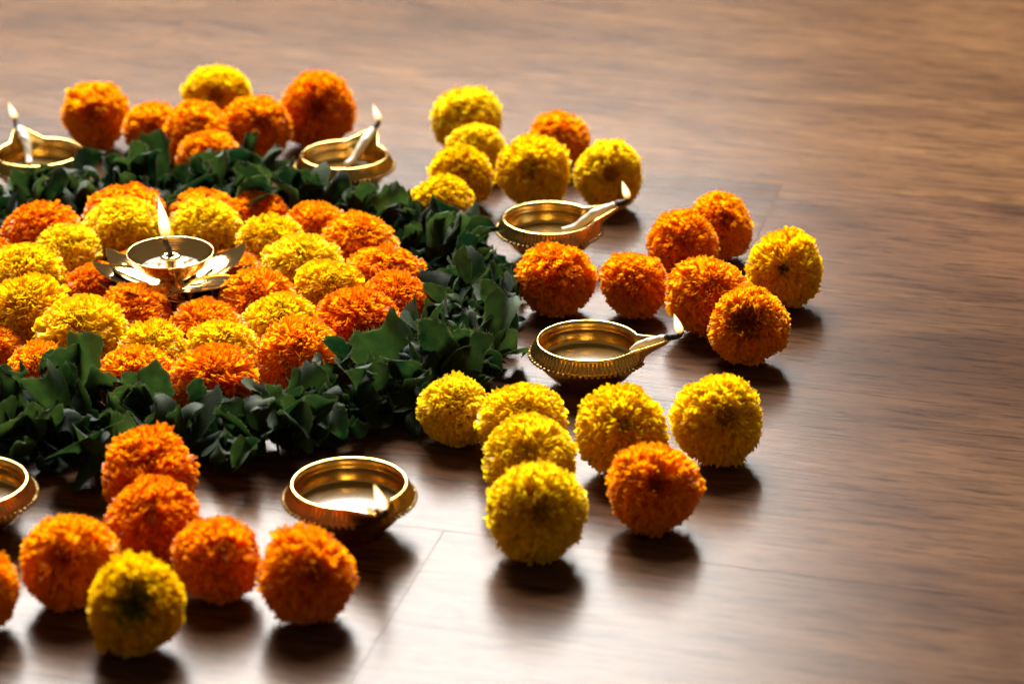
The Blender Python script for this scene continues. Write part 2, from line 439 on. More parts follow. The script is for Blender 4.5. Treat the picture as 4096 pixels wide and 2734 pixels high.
FLAT = 0.84
def flower_meshes(seed, colour, n, w, wave, k, hollow, curl=0.11, centre=None, spread=0.20):
    g = np.random.default_rng(seed)
    i = np.arange(n) + 0.5
    ct = 1 - 2 * i / n
    th = np.arccos(ct); ph = i * 2.399963 + g.normal(0, 0.12, n)
    th = th + g.normal(0, 0.035, n)
    d = np.stack([np.sin(th) * np.cos(ph), np.sin(th) * np.sin(ph), np.cos(th)], 1)
    lump = 0.030 * np.sin(3 * ph + g.uniform(0, 6)) * np.sin(th) + 0.026 * np.sin(2 * ph + 2 * th + g.uniform(0, 6))
    r1 = g.normal(0.965, 0.026, n) + lump - hollow * np.exp(-(th / 0.42) ** 2)
    r1 = np.where(g.random(n) < 0.05, r1 + 0.07, r1)
    keep = th > spread
    w0 = w * g.uniform(0.75, 1.3, n) * np.clip(0.55 + 0.45 * th / 0.9, 0.55, 1.12)
    P, q = ribbon_petals(d[keep], 0.38 if hollow > 0.3 else 0.50, r1[keep], w0[keep], wave, k, curl, seed + 1)
    P[:, 2] *= FLAT
    pet = mesh_np('petals', P, q, None, M[colour])
    # tight inner florets round the axis
    n2 = int(46 * (spread / 0.20) ** 2)
    th2 = 1.5 * spread * np.sqrt((np.arange(n2) + 0.5) / n2); ph2 = np.arange(n2) * 2.399963
    d2 = np.stack([np.sin(th2) * np.cos(ph2), np.sin(th2) * np.sin(ph2), np.cos(th2)], 1)
    r2 = g.normal(0.93, 0.03, n2) - hollow * np.exp(-(th2 / 0.42) ** 2) * 1.15
    P2, q2 = ribbon_petals(d2, 0.30 if hollow > 0.3 else 0.45, r2, np.full(n2, 0.055), 0.022, 1.4, 0.02, seed + 2, 5, 4)
    P2[:, 2] *= FLAT
    cen = mesh_np('flower_centre', P2, q2, None, M[centre or colour + '_centre'])
    core = lathe('receptacle', [((0.42 if hollow > 0.3 else 0.62) * math.sin(a) + 1e-4, -(0.42 if hollow > 0.3 else 0.62) * FLAT * math.cos(a)) for a in np.linspace(0, math.pi, 13)], M[colour + '_centre'], 20)
    return pet, cen, core

FL = {}
FL['O'] = [flower_meshes(100 + s, 'orange', 470, 0.150, 0.062, 2.3, 0.02 + 0.03 * (s % 3), 0.060) for s in range(7)]
FL['Y'] = [flower_meshes(200 + s, 'yellow', 460, 0.150, 0.060, 2.2, 0.02 + 0.03 * (s % 3), 0.065) for s in range(5)]
FL['F'] = [flower_meshes(300 + s, 'yellow', 600, 0.132, 0.056, 2.3, 0.03 + 0.03 * (s % 3), 0.075) for s in range(5)]
FL['hollow'] = [flower_meshes(401, 'yellow', 920, 0.095, 0.048, 2.4, 0.36, 0.05, 'green_centre', 0.34)]
FL['curled'] = [flower_meshes(402, 'orange', 560, 0.135, 0.060, 2.4, 0.12, 0.06, 'brown_centre', 0.34)]
FL['starry'] = [flower_meshes(403, 'yellow', 430, 0.150, 0.050, 1.6, 0.06, 0.12, 'green_centre', 0.10)]

GROUPS = {'b': 'marigolds of the cluster behind the garland', 'y': 'yellow marigold cluster beyond the garland', 'r': 'orange marigold cluster right of the garland', 'q': 'yellow marigold cluster at lower right', 'l': 'orange marigold cluster in the foreground', 'o': 'outer orange ring inside the garland', 'm': 'yellow ring around the lotus lamp', 'i': 'orange marigolds beneath the lotus lamp'}
FLOWERS = [
    ('O', -0.109, 0.3671, 0.0311, 60, -100, 'b', 'orange marigold at the left end of the back cluster, beside the back left oil lamp'),
    ('O', -0.056, 0.3414, 0.0266, 52, -80, 'b', 'orange marigold second from left in the back cluster, between two other orange ones'),
    ('Y', -0.0086, 0.4154, 0.0309, 62, -85, 'b', 'the only yellow marigold in the back cluster, behind the orange ones'),
    ('O', -0.0153, 0.3144, 0.0319, 40, -70, 'b', 'orange marigold standing directly in front of the back yellow marigold'),
    ('O', -0.0013, 0.2765, 0.0274, 15, -90, 'b', 'low orange marigold half hidden by the back leaves, foremost of the back cluster'),
    ('O', 0.0341, 0.333, 0.0308, 55, -70, 'b', 'orange marigold in front of the rightmost back one, behind an upright rolled leaf'),
    ('O', 0.0829, 0.3711, 0.0345, 62, -85, 'b', 'orange marigold at the right end of the back cluster, beside a lit lamp flame'),
    ('Y', 0.2133, 0.3483, 0.0338, 40, -120, 'y', 'farthest yellow marigold, topmost of the stack of four beyond the garland'),
    ('Y', 0.2214, 0.293, 0.0258, 35, -90, 'y', 'yellow marigold second from the top of the stack of four beyond the garland'),
    ('Y', 0.2103, 0.2198, 0.0282, 50, -60, 'y', 'yellow marigold third down the stack of four beyond the garland'),
    ('Y', 0.2706, 0.2228, 0.0312, 55, -105, 'y', 'round yellow marigold just behind the rim of the upper right bowl lamp'),
    ('O', 0.2927, 0.3124, 0.0269, 45, -80, 'y', 'lone orange marigold behind two yellow ones beyond the garland'),
    ('Y', 0.3315, 0.2179, 0.0294, 66, -85, 'y', 'yellow marigold behind the flame of the upper right bowl lamp'),
    ('Y', 0.198, 0.166, 0.0265, 30, -60, 'y', 'yellow marigold touching the garland, lowest of the stack beyond it'),
    ('O', 0.285, -0.0008, 0.0307, 24, -95, 'r', 'orange marigold beside the garland leaves, in front of the upper right bowl lamp'),
    ('O', 0.3431, -0.0044, 0.0268, 38, -85, 'r', 'second orange marigold from the garland, right of the lamp, without a neighbour in front'),
    ('O', 0.3825, 0.0669, 0.0284, 48, -85, 'r', 'orange marigold squeezed between the topmost and the middle of the right cluster'),
    ('O', 0.4132, 0.1048, 0.0292, 50, -70, 'r', 'topmost orange marigold of the cluster right of the garland'),
    ('O', 0.3946, -0.0384, 0.0318, 42, -65, 'r', 'large orange marigold in the middle of the right cluster, behind the dark centred one'),
    ('O', 0.4202, -0.0921, 0.0297, 56, -105, 'r', 'orange marigold with dark curled centre facing the viewer, front of the right cluster'),
    ('Y', 0.456, 0.0122, 0.0303, 68, -100, 'r', 'single yellow marigold with starry centre at the right of the orange cluster'),
    ('Y', 0.215, -0.2245, 0.0264, 35, -45, 'q', 'yellow marigold at the front right corner of the green garland'),
    ('Y', 0.259, -0.2508, 0.0303, 30, -85, 'q', 'yellow marigold second from the garland, behind the front diagonal row'),
    ('Y', 0.2632, -0.3061, 0.0308, 40, -85, 'q', 'yellow marigold directly behind the foremost yellow one of the lower right cluster'),
    ('Y', 0.2673, -0.3839, 0.0319, 62, -80, 'q', 'foremost yellow marigold of the lower right cluster, casting its shadow on open floor'),
    ('Y', 0.3234, -0.2684, 0.032, 46, -80, 'q', 'yellow marigold behind the orange one in the lower right cluster'),
    ('Y', 0.387, -0.2533, 0.0317, 62, -70, 'q', 'rightmost yellow marigold of the lower right cluster, standing apart'),
    ('O', 0.3407, -0.3479, 0.0301, 55, -85, 'q', 'only orange marigold in the lower right yellow cluster'),
    ('O', 0.0247, -0.3274, 0.0312, 38, -85, 'l', 'orange marigold touching the front of the garland, farthest of the foreground row'),
    ('O', 0.0348, -0.3897, 0.0302, 38, -95, 'l', 'orange marigold second from the garland in the foreground cluster'),
    ('O', -0.0084, -0.4427, 0.0303, 45, -95, 'l', 'orange marigold behind and left of the foreground yellow one'),
    ('O', 0.0779, -0.434, 0.0276, 42, -60, 'l', 'orange marigold behind and right of the foreground yellow one'),
    ('O', 0.1326, -0.4616, 0.0305, 55, -60, 'l', 'rightmost orange marigold of the foreground row, in front of the bowl lamp'),
    ('O', -0.0594, -0.4704, 0.0278, 45, -90, 'l', 'orange marigold cut off by the left edge of the picture at the bottom'),
    ('Y', 0.0379, -0.4956, 0.0291, 60, -88, 'l', 'yellow marigold with hollow greenish centre, foremost at the bottom left'),
    ('O', -0.0532, 0.1456, 0.029, 10, 80, 'o', 'orange marigold of the outer ring behind the left of the flame of the lotus lamp'),
    ('O', 0.007, 0.1534, 0.0253, 10, 80, 'o', 'orange marigold of the outer ring behind the right of the flame of the lotus lamp'),
    ('O', 0.0512, 0.1437, 0.0235, 16, -60, 'o', 'orange marigold of the outer back ring, third from the lotus flame going right'),
    ('O', 0.0995, 0.1186, 0.0236, 18, -60, 'o', 'orange marigold of the outer ring, before the leaves in front of the back bowl lamp'),
    ('O', 0.1355, 0.0794, 0.0282, 14, -30, 'o', 'big orange marigold of the outer ring at its back right bend'),
    ('O', 0.1578, 0.0158, 0.0271, 10, -20, 'o', 'orange marigold of the outer ring, second from its rightmost point'),
    ('O', 0.1692, -0.0261, 0.0234, 22, -40, 'o', 'orange marigold at the rightmost point of the outer ring, touching the leaves'),
    ('O', 0.1414, -0.0794, 0.0293, 22, -65, 'o', 'orange marigold of the outer ring behind the broad front right leaf'),
    ('O', 0.1047, -0.1326, 0.0276, 24, -75, 'o', 'orange marigold of the outer ring at the front right, before a yellow one'),
    ('O', 0.0503, -0.1821, 0.0287, 26, -85, 'o', 'orange marigold at the front of the outer ring, right of a yellow dip'),
    ('O', -0.0067, -0.1681, 0.0257, 14, -90, 'o', 'orange marigold at the front of the outer ring, behind the tall front leaf tuft'),
    ('O', -0.0744, -0.1496, 0.0226, 10, -90, 'o', 'flat orange marigold at the front left of the outer ring, behind leaves'),
    ('O', -0.1122, -0.1047, 0.0185, 15, -70, 'o', 'orange marigold at the left edge of the picture in the front of the outer ring'),
    ('O', -0.1121, 0.1004, 0.0315, 22, -80, 'o', 'orange marigold at the back left of the outer ring, before the leaves'),
    ('O', -0.1494, 0.0718, 0.0184, 15, -60, 'o', 'sliver of orange marigold at the left edge, behind the yellow ring'),
    ('Y', -0.0514, 0.1072, 0.0296, 16, -90, 'm', 'large yellow marigold directly left of the lotus flame'),
    ('Y', 0.0135, 0.1154, 0.027, 12, -80, 'm', 'yellow marigold directly right of the lotus flame'),
    ('Y', 0.0677, 0.0865, 0.0256, 14, -75, 'm', 'yellow marigold of the ring at the back right, second right of the flame'),
    ('Y', 0.094, 0.0326, 0.0283, 14, -60, 'm', 'yellow marigold of the ring, third right of the flame'),
    ('Y', 0.1181, -0.0124, 0.0258, 18, -65, 'm', 'yellow marigold at the rightmost point of the yellow ring'),
    ('Y', 0.087, -0.0784, 0.0262, 18, -80, 'm', 'yellow marigold of the ring at the front right'),
    ('Y', 0.0502, -0.1195, 0.0242, 24, -80, 'm', 'yellow marigold of the ring at the front, right of the dip'),
    ('Y', 0.0009, -0.1245, 0.0244, 22, -80, 'm', 'yellow marigold drooping at the very front of the yellow ring'),
    ('Y', -0.0518, -0.1052, 0.0347, 24, -85, 'm', 'largest yellow marigold at the front left of the ring'),
    ('Y', -0.0974, -0.0678, 0.0307, 20, -80, 'm', 'yellow marigold at the left of the ring, one in from the large front one'),
    ('Y', -0.1111, 0.0133, 0.0283, 14, -90, 'm', 'yellow marigold at the leftmost visible point of the ring'),
    ('Y', -0.0879, 0.0708, 0.0248, 14, -90, 'm', 'yellow marigold of the ring at the back left'),
    ('O', -0.0638, 0.0158, 0.0222, 30, -110, 'i', 'orange marigold left of the lotus petals, under their tips'),
    ('O', -0.021, -0.0526, 0.0284, 30, -80, 'i', 'orange marigold under the front left of the lotus petals'),
    ('O', 0.0321, -0.0722, 0.0263, 26, -90, 'i', 'orange marigold in front of the stem of the lotus lamp'),
    ('O', 0.0653, -0.0283, 0.0294, 30, -90, 'i', 'orange marigold under the right lotus petals'),
    ('O', 0.0422, 0.0495, 0.0215, 12, -90, 'i', 'orange marigold peeking out behind the right lotus petals'),
    ('O', -0.0323, 0.0564, 0.0216, 12, -90, 'i', 'orange marigold peeking out behind the left rim of the lotus cup'),
]


fr = random.Random(3)
for idx, (c, x, y, rad, tilt, az, g, label) in enumerate(FLOWERS):
    key = 'F' if (c == 'Y' and g in 'byql') else c
    for word, special in (('hollow greenish', 'hollow'), ('dark curled centre', 'curled'), ('starry', 'starry')):
        if word in label:
            key = special
    pet, cen, core = FL[key][(idx * 3 + 1) % len(FL[key])]
    tl = R(tilt + fr.uniform(-4, 4)); azr = R(az)
    # half height of the flattened ball along the vertical
    half = rad * math.sqrt((FLAT * math.cos(tl)) ** 2 + math.sin(tl) ** 2)
    o = thing('marigold_flower', label, 'marigold', (x, y, 0), group=GROUPS[g])
    axis = Vector((math.sin(tl) * math.cos(azr), math.sin(tl) * math.sin(azr), math.cos(tl)))
    rot = axis.to_track_quat('Z', 'Y').to_matrix().to_4x4() @ Matrix.Rotation(fr.uniform(0, 6.28), 4, 'Z')
    sq = 0.86 if g in 'om' else (0.64 if g == 'i' else 1.0)          # the laid flowers are pressed flat
    wd = (1.13 if rad < 0.031 else 1.0) if g in 'om' else (1.08 if g == 'i' else 1.0)
    lop = [1 + fr.uniform(-0.035, 0.035) for _ in range(3)]              # no two heads are equally round
    mtx = Matrix.Translation((0, 0, half * sq * wd * 0.965)) @ Matrix.Diagonal((1, 1, sq, 1)) @ rot @ Matrix.Diagonal((rad * wd * 0.985 * lop[0], rad * wd * 0.985 * lop[1], rad * wd * 0.985 * lop[2], 1))
    for nm, me, kd in (('petals', pet, 'stuff'), ('flower_centre', cen, None), ('receptacle', core, None)):
        p = part(nm, me, o, kd)
        p.matrix_local = mtx

# ------------------------------------------------------------------ leaf garland
def leaf_geometry(seed, nu=12, nv=9, fix=None):
    """a cloth leaf of length 1 along +X: bent, cupped, twisted, with a frayed end"""
    g = np.random.default_rng(seed)
    u = np.linspace(0, 1, nu); v = np.linspace(-1, 1, nv)
    Wm = g.uniform(0.24, 0.44); kb = g.uniform(-2.9, 1.8); cup = g.choice([-1, 1]) * g.uniform(0.2, 1.6); tw = g.uniform(-1.2, 1.2)
    endw = g.uniform(0.25, 0.8)
    if fix:
        Wm, kb, cup, tw, endw = fix
    w = Wm * np.where(u < 0.6, np.sin(np.pi / 2 * np.clip((u + 0.08) / 0.68, 0, 1)) ** 0.8, 1 - (1 - endw) * ((u - 0.6) / 0.4) ** 2)
    w = w * (1 + 0.10 * np.sin(7 * u + g.uniform(0, 6)) + 0.05 * np.sin(15 * u + g.uniform(0, 6)))
    nick = 0.022 * g.normal(0, 1, nv)                  # the cut end is uneven
    ang = kb * u ** 1.3
    ds = 1 / (nu - 1)
    cx = np.concatenate([[0], np.cumsum(np.cos(ang[:-1]) * ds)]); cz = np.concatenate([[0], np.cumsum(np.sin(ang[:-1]) * ds)])
    P = np.zeros((nu, nv, 3))
    wob = g.normal(0, 1, 4)
    for i in range(nu):
        y = w[i] * v
        z = cup * (0.6 * (y ** 2) / max(Wm, 0.1) * 1.4 + 0.5 * np.abs(y - 0.1 * Wm) * (0.4 + u[i])) + 0.08 * np.sin(2.6 * v + 4 * u[i] + wob[0]) * u[i] + 0.055 * np.sin(5.5 * v + 4 * u[i] + wob[1]) * u[i] ** 1.3
        xx = nick * (u[i] > 0.93) + 0.05 * np.sin(4 * v + wob[2]) * u[i] ** 2 - 0.16 * (v ** 2) * (1 - endw) * u[i] ** 2
        a = tw * u[i]
        yy = y * math.cos(a) - z * math.sin(a); zz = y * math.sin(a) + z * math.cos(a)
        P[i, :, 0] = cx[i] + xx * math.cos(ang[i]) - zz * math.sin(ang[i])
        P[i, :, 1] = yy
        P[i, :, 2] = cz[i] + zz * math.cos(ang[i]) + xx * math.sin(ang[i])
    vs = P.reshape(-1, 3)
    q = grid_quads(nv, nu)
    uv = np.stack([np.repeat(u, nv), np.tile(v * 0.4 + 0.5, nu)], 1)
    # frayed threads at the cut end and along the edges
    ev, et, euv = [], [], []
    n0 = len(vs)
    def thread(p, q_, out_dir, ln):
        k = n0 + len(ev)
        tip = (p + q_) / 2 + out_dir * ln + g.normal(0, 0.012, 3)
        ev.extend([p, q_, tip]); et.append([k, k + 1, k + 2]); euv.extend([(0.9, 0.5)] * 3)
    for j in range(nv - 1):
        a, b2 = P[-1, j], P[-1, j + 1]; d = P[-1, j] - P[-2, j]; d /= np.linalg.norm(d) + 1e-9
        for f in np.linspace(0, 1, 6)[:-1]:
            p0 = a + (b2 - a) * f; p1 = a + (b2 - a) * (f + 0.10)
            thread(p0, p1, d, g.uniform(0.02, 0.085))
    for i in range(2, nu - 1):
        for j, jn in ((0, 1), (nv - 1, nv - 2)):
            a, b2 = P[i, j], P[i + 1, j]; d = P[i, j] - P[i, jn]; d /= np.linalg.norm(d) + 1e-9
            for f in (0.0, 0.33, 0.66):
                p0 = a + (b2 - a) * f; p1 = a + (b2 - a) * (f + 0.16)
                thread(p0, p1, d, g.uniform(0.010, 0.035))
    return np.concatenate([vs, np.array(ev)]), q, np.array(et), np.concatenate([uv, np.array(euv)])

def add_uv(me, uv):
    l = me.uv_layers.new(name='UVMap')
    idx = np.zeros(len(me.loops), dtype=np.int32); me.loops.foreach_get('vertex_index', idx)
    l.data.foreach_set('uv', uv[idx].astype(np.float32).reshape(-1))

def fray(me):
    me.materials.append(M['fray'])
    me.polygons.foreach_set('material_index', np.array([1 if len(p.vertices) == 3 else 0 for p in me.polygons], dtype=np.int32))
LG = [leaf_geometry(500 + s) for s in range(26)]
LM = []
for vs, q, t, uv in LG:
    me = mesh_np('leaf', vs, q, t, M['leaf']); add_uv(me, uv); fray(me); LM.append(me)

garland = thing('leaf_garland', 'dark green ring of frayed cloth leaves laid round the marigolds', 'garland', (0.0, -0.021, 0))
def leaf_matrix(g, phi, inner):
    right = max(0.0, math.cos(phi - R(5))) ** 1.5          # the ring is tidier and narrower at the right
    r = 0.228 + g.normal(0, 0.018) * (1 + 0.35 * max(0.0, -math.sin(phi)) - 0.38 * right) - 0.002 * max(0.0, math.cos(phi - R(30))) ** 4
    el = g.uniform(R(8), R(84)) if not inner else g.uniform(R(-5), R(30))
    rel = g.uniform(-math.pi, math.pi)
    if g.random() < 0.35:
        rel *= 0.45
    az = phi + rel
    if abs(math.sin(rel)) < 0.5 and math.cos(rel) < 0:   # leaves pointing inwards stand steeper
        el = max(el, R(48))
    d = Vector((math.cos(el) * math.cos(az), math.cos(el) * math.sin(az), math.sin(el)))
    side = d.cross(Vector((0, 0, 1))).normalized()
    nrm = side.cross(d)
    roll = g.normal(0, 0.9)
    y = (math.cos(roll) * side + math.sin(roll) * nrm).normalized(); z = d.cross(y)
    ln = g.uniform(0.023, 0.041) * (0.8 if inner else 1.0) * (1 - 0.14 * right)
    zz = g.uniform(0.006, 0.022) if not inner else g.uniform(0.004, 0.012)
    m = Matrix((( d.x, y.x, z.x, 0), (d.y, y.y, z.y, 0), (d.z, y.z, z.z, 0), (0, 0, 0, 1)))
    m = m @ Matrix.Scale(ln, 4)
    m.translation = (r * math.cos(phi), r * math.sin(phi), zz)
    return m
def above_floor(m, vs):
    w = np.array(m)[:3, :3] @ vs.T + np.array(m)[:3, 3:4]
    lo = w[2].min()
    if lo < 0.0006:
        m.translation.z += 0.0006 - lo
    return m
gl = np.random.default_rng(21)
NLEAF = 286
for i in range(NLEAF):
    phi = R(-134 + 268 * (i + gl.uniform(0, 1)) / NLEAF) + R(3.5) * math.sin(i * 0.9)
    k = int(gl.integers(len(LM)))
    p = part('leaf', LM[k], garland)
    p.matrix_local = above_floor(leaf_matrix(gl, phi, False), LG[k][0])
# the leaves that stand out of the ring: a tall tuft at the front, a broad leaf at the front right, a rolled one at the back
SPECIAL = [(-0.0497, -0.1760, 0.012, -95, 78, 0.043, 0.30, -0.5, 0.35, 0.2, 0.8), (-0.0387, -0.1795, 0.012, -80, 84, 0.047, 0.27, 0.3, 0.5, -0.2, 0.85),
           (-0.0311, -0.1852, 0.012, -60, 72, 0.040, 0.30, -0.7, -0.4, 0.3, 0.7), (0.1714, -0.1573, 0.010, 125, 62, 0.046, 0.46, -0.8, 0.30, 0.2, 0.85),
           (0.2064, -0.1716, 0.010, 75, 40, 0.048, 0.46, -0.6, 0.25, -0.1, 0.9), (-0.0418, 0.2497, 0.010, 100, 80, 0.042, 0.30, 0.2, 0.5, 0.1, 0.8)]
for n_, (x, y, z0, az, el, ln, wm, kb, cup, tw, ew) in enumerate(SPECIAL):
    vs, q, tt, uv = leaf_geometry(700 + n_, fix=(wm, kb, cup, tw, ew))
    me = mesh_np('leaf', vs, q, tt, M['leaf']); add_uv(me, uv); fray(me)
    d = Vector((math.cos(R(el)) * math.cos(R(az)), math.cos(R(el)) * math.sin(R(az)), math.sin(R(el))))
    yv = Vector((1, 0.1, 0)); yv = (yv - d * yv.dot(d)).normalized(); zv = d.cross(yv)
    m = Matrix(((d.x, yv.x, zv.x, 0), (d.y, yv.y, zv.y, 0), (d.z, yv.z, zv.z, 0), (0, 0, 0, 1))) @ Matrix.Scale(ln, 4)
    m.translation = (x, y + 0.021, z0)
    part('leaf', me, garland).matrix_local = above_floor(m, vs)
rv = []
nu_, nv_ = 34, 8
for j in range(nv_):
    for i in range(nu_):
        a = i / (nu_ - 1) * 2 * math.pi * 1.7
        r = (0.0062 - 0.0021 * i / (nu_ - 1)) * (1 - 0.10 * j / (nv_ - 1))
        rv.append((r * math.cos(a) + 0.011 * (j / (nv_ - 1)) ** 1.2, r * math.sin(a), 0.046 * j / (nv_ - 1) + 0.0016 * math.sin(3 * a) * (j == nv_ - 1)))
me = mesh_np('leaf', rv, grid_quads(nu_, nv_), None, M['leaf'])
add_uv(me, np.array([(0.3, 0.5)] * len(rv)))
p = part('leaf', me, garland); p.location = (0.0274, 0.2657, 0.008)
# the low inner leaves and the stretch outside the picture, joined
vs_, q_, t_, uv_, n_ = [], [], [], [], 0
for i in range(660):
    phi = R(-134 + 268 * gl.random()) if i < 560 else R(134 + 92 * gl.random())
    k = int(gl.integers(len(LM)))
    vs, q, t, uv = LG[k]
    m = above_floor(leaf_matrix(gl, phi, i < 560), vs)
    w = (np.array(m)[:3, :3] @ vs.T + np.array(m)[:3, 3:4]).T
    vs_.append(w); q_.append(q + n_); t_.append(t + n_); uv_.append(uv); n_ += len(w)
me = mesh_np('leaf_mass', np.concatenate(vs_), np.concatenate(q_), np.concatenate(t_), M['leaf'])
add_uv(me, np.concatenate(uv_)); fray(me)
part('leaf_mass', me, garland, 'stuff')
part('string', tube('string', [(0.231 * math.cos(a), 0.231 * math.sin(a), 0.012 + 0.003 * math.sin(9 * a)) for a in np.linspace(0, 2 * math.pi, 120, endpoint=False)],
     [0.0009] * 120, M['twine'], 6, 0.1, True), garland)

# ------------------------------------------------------------------ brass bowl lamps
SEG = 360
SPL = 0.0198
def spout(phi):
    # straight sided triangular lip with a rounded end
    p = np.abs((phi + np.pi) % (2 * np.pi) - np.pi)
    x = 0.861 / (np.tan(np.minimum(p, 1.2)) + 0.485)
    x = -np.log(np.exp(-x * 22) + np.exp(-1.58 * 22)) / 22
    r = x / np.cos(np.minimum(p, 1.2))
    return np.clip((r - 1) / 0.58, 0, None) * (p < 0.8)
def sstep(x):
    x = np.clip(x, 0, 1); return x * x * (3 - 2 * x)
PH = np.linspace(0, 2 * np.pi, SEG, endpoint=False)
def spun(prof, rib=None):
    rows = []
    for j, (r, z) in enumerate(prof):
        r = r - 0.0014 * sstep((z - 0.0235) / 0.008)          # the band leans in to the rim
        g = spout(PH); sw = sstep((z - 0.0240) / 0.0085)
        rr_ = r + SPL * g * sw
        if rib is not None:
            rr_ = rr_ + rib(PH, j / (len(prof) - 1)) * (1 - np.clip(g * 2.2, 0, 1))
        zz = z + 0.0048 * g * sw
        rows.append(np.stack([rr_ * np.cos(PH), rr_ * np.sin(PH), zz], 1))
    return np.concatenate(rows), grid_quads(SEG, len(prof), True)
BODY = [(0.0004, 0.0012), (0.017, 0.0012), (0.0185, 0.0002), (0.0205, 0.0002), (0.0213, 0.0020), (0.0225, 0.0060), (0.0258, 0.0110), (0.0310, 0.0165), (0.0370, 0.0210),
        (0.0398, 0.0226), (0.0402, 0.0240), (0.0394, 0.0262), (0.0386, 0.0290), (0.0380, 0.0318), (0.0379, 0.0328), (0.0374, 0.0334), (0.0369, 0.0336), (0.0363, 0.0334), (0.0357, 0.0327),
        (0.0348, 0.0315), (0.0347, 0.0290), (0.0346, 0.0272), (0.0344, 0.0270), (0.0345, 0.0266), (0.0344, 0.0235), (0.0342, 0.0200), (0.0338, 0.0180), (0.0325, 0.0140), (0.0288, 0.0095),
        (0.0225, 0.0070), (0.0120, 0.0060), (0.0004, 0.0058)]
vs, q = spun(BODY)
bowl_me = mesh_np('bowl', vs, q, None, M['brass'])
def ribs(ph, v):
    e = math.sin(math.pi * min(1, max(0, v))) ** 0.5
    tri = np.abs(((ph * 12 / (2 * np.pi)) % 1) - 0.5) * 2
    s = np.sin(ph * 84 + (v - 0.5) * 5.0 * (tri - 0.5))
    return 0.00075 * e * np.sign(s) * np.abs(s) ** 0.6
band_prof = [(0.0404 + (0.0381 - 0.0404) * t_, 0.0246 + (0.0322 - 0.0246) * t_) for t_ in np.linspace(0, 1, 9)]
vs, q = spun(band_prof, ribs)
band_me = mesh_np('ribbed_band', vs, q, None, M['brass_cast'])
# beads round the widest line
bv, bq, n_ = [], [], 0
for i in range(64):
    a = 2 * math.pi * i / 64
    if abs((a + math.pi) % (2 * math.pi) - math.pi) < 0.22:
        continue
    c = Vector((0.0411 * math.cos(a), 0.0411 * math.sin(a), 0.0232))
    rows = []
    for t_ in np.linspace(0.05, math.pi - 0.05, 6):
        for k in range(8):
            b_ = 2 * math.pi * k / 8
            rows.append((c.x + 0.0015 * math.sin(t_) * math.cos(b_), c.y + 0.0015 * math.sin(t_) * math.sin(b_), c.z + 0.0013 * math.cos(t_)))
    bv += rows; bq.append(grid_quads(8, 6, True) + n_); n_ += len(rows)
bead_me = mesh_np('bead_ring', bv, np.concatenate(bq), None, M['brass_cast'])
oil_low = lathe('oil', [(0.0002, 0.0171), (0.020, 0.0171), (0.0326, 0.0172), (0.0333, 0.0175)], M['oil'], 64)
oil_me = lathe('oil', [(0.0002, 0.0178), (0.020, 0.0178), (0.0330, 0.0179), (0.0336, 0.0182)], M['oil'], 64)
wp = [(0.012, 0.005, 0.0195), (0.021, 0.003, 0.0215), (0.029, 0.001, 0.0275), (0.036, 0.0, 0.0325), (0.043, 0.0, 0.0347), (0.050, 0.0, 0.0370), (0.0547, 0.0, 0.0384)]
wick_me = tube('wick', wp, [0.0022, 0.0026, 0.0030, 0.0034, 0.0034, 0.0030, 0.0024], M['cotton'], 16, 0.05, False, 0.22)
wick_short = tube('wick', wp[2:], [0.0008, 0.0022, 0.0031, 0.0029, 0.0024], M['cotton'], 16, 0.05, False, 0.22)
cp = [(0.0530, 0.0, 0.0382), (0.0575, 0.0004, 0.0396), (0.0618, -0.0003, 0.0408), (0.0642, 0.0002, 0.0430), (0.0650, 0.0, 0.0450)]
char_me = tube('charred_tip', cp, [0.0026, 0.0022, 0.0018, 0.0015, 0.0010], M['char'], 12, 0.14, False, 0.25)

def flame_mesh(h, rmax, lean):
    prof = []
    for t_ in np.linspace(0, 1, 22):
        r = rmax * (math.sin(math.pi * min(1, t_ ** 0.62)) ** 0.85) * (1 - 0.25 * t_) + 0.00003
        prof.append((r, h * t_))
    a = np.linspace(0, 2 * np.pi, 24, endpoint=False)
    v = np.concatenate([np.stack([r * np.cos(a) + lean * (z / h) ** 1.5 * h, r * np.sin(a), np.full(24, z)], 1) for r, z in prof])
    return mesh_np('flame', v, grid_quads(24, 22, True), None, M['flame'])
flame_me = flame_mesh(0.0152, 0.0033, -0.28)

LAMPS = [
    (801, 0.1517, -0.3519, -67, 1.0, 'brass oil lamp bowl in the foreground with its spout and flame towards the viewer'),
    (1350, 0.3057, -0.1317, -9, 1.0, 'brass oil lamp bowl between orange and yellow marigold clusters, spout pointing right'),
    (1260, 0.2815, 0.1065, 15, 1.0, 'brass oil lamp bowl before the far yellow marigolds, white wick in its raised spout'),
    (790, 0.1137, 0.2530, 66, 1.0, 'brass oil lamp bowl behind the garland, beside the right end of the back marigolds'),
    (95, -0.1405, 0.2590, 117, 1.0, 'brass oil lamp bowl behind the garland at the left edge of the picture'),
    (-60, -0.0840, -0.3500, -128, 1.0, 'brass oil lamp bowl cut off by the left edge, in front of the garland'),
]
proto = None
for i, (_, x, y, az, s, label) in enumerate(LAMPS):
    o = thing('oil_lamp', label, 'oil lamp', (x, y, 0), (0, 0, R(az)), 'brass bowl oil lamps around the garland')
    part('bowl', bowl_me, o); part('ribbed_band', band_me, o); part('bead_ring', bead_me, o); part('oil', oil_me if i in (0, 5) else oil_low, o)
    w = part('wick', wick_me if i in (2, 3, 4) else wick_short, o); part('charred_tip', char_me, w)
    f = part('flame', flame_me, o)
    f.location = (0.0632, 0, 0.0425)
    if i == 0:
        f.scale = (1.2, 1.2, 1.2); f.location = (0.0605, 0, 0.0420)
    f.rotation_euler = (0, 0, -R(az))       # every flame leans the same way in the draught

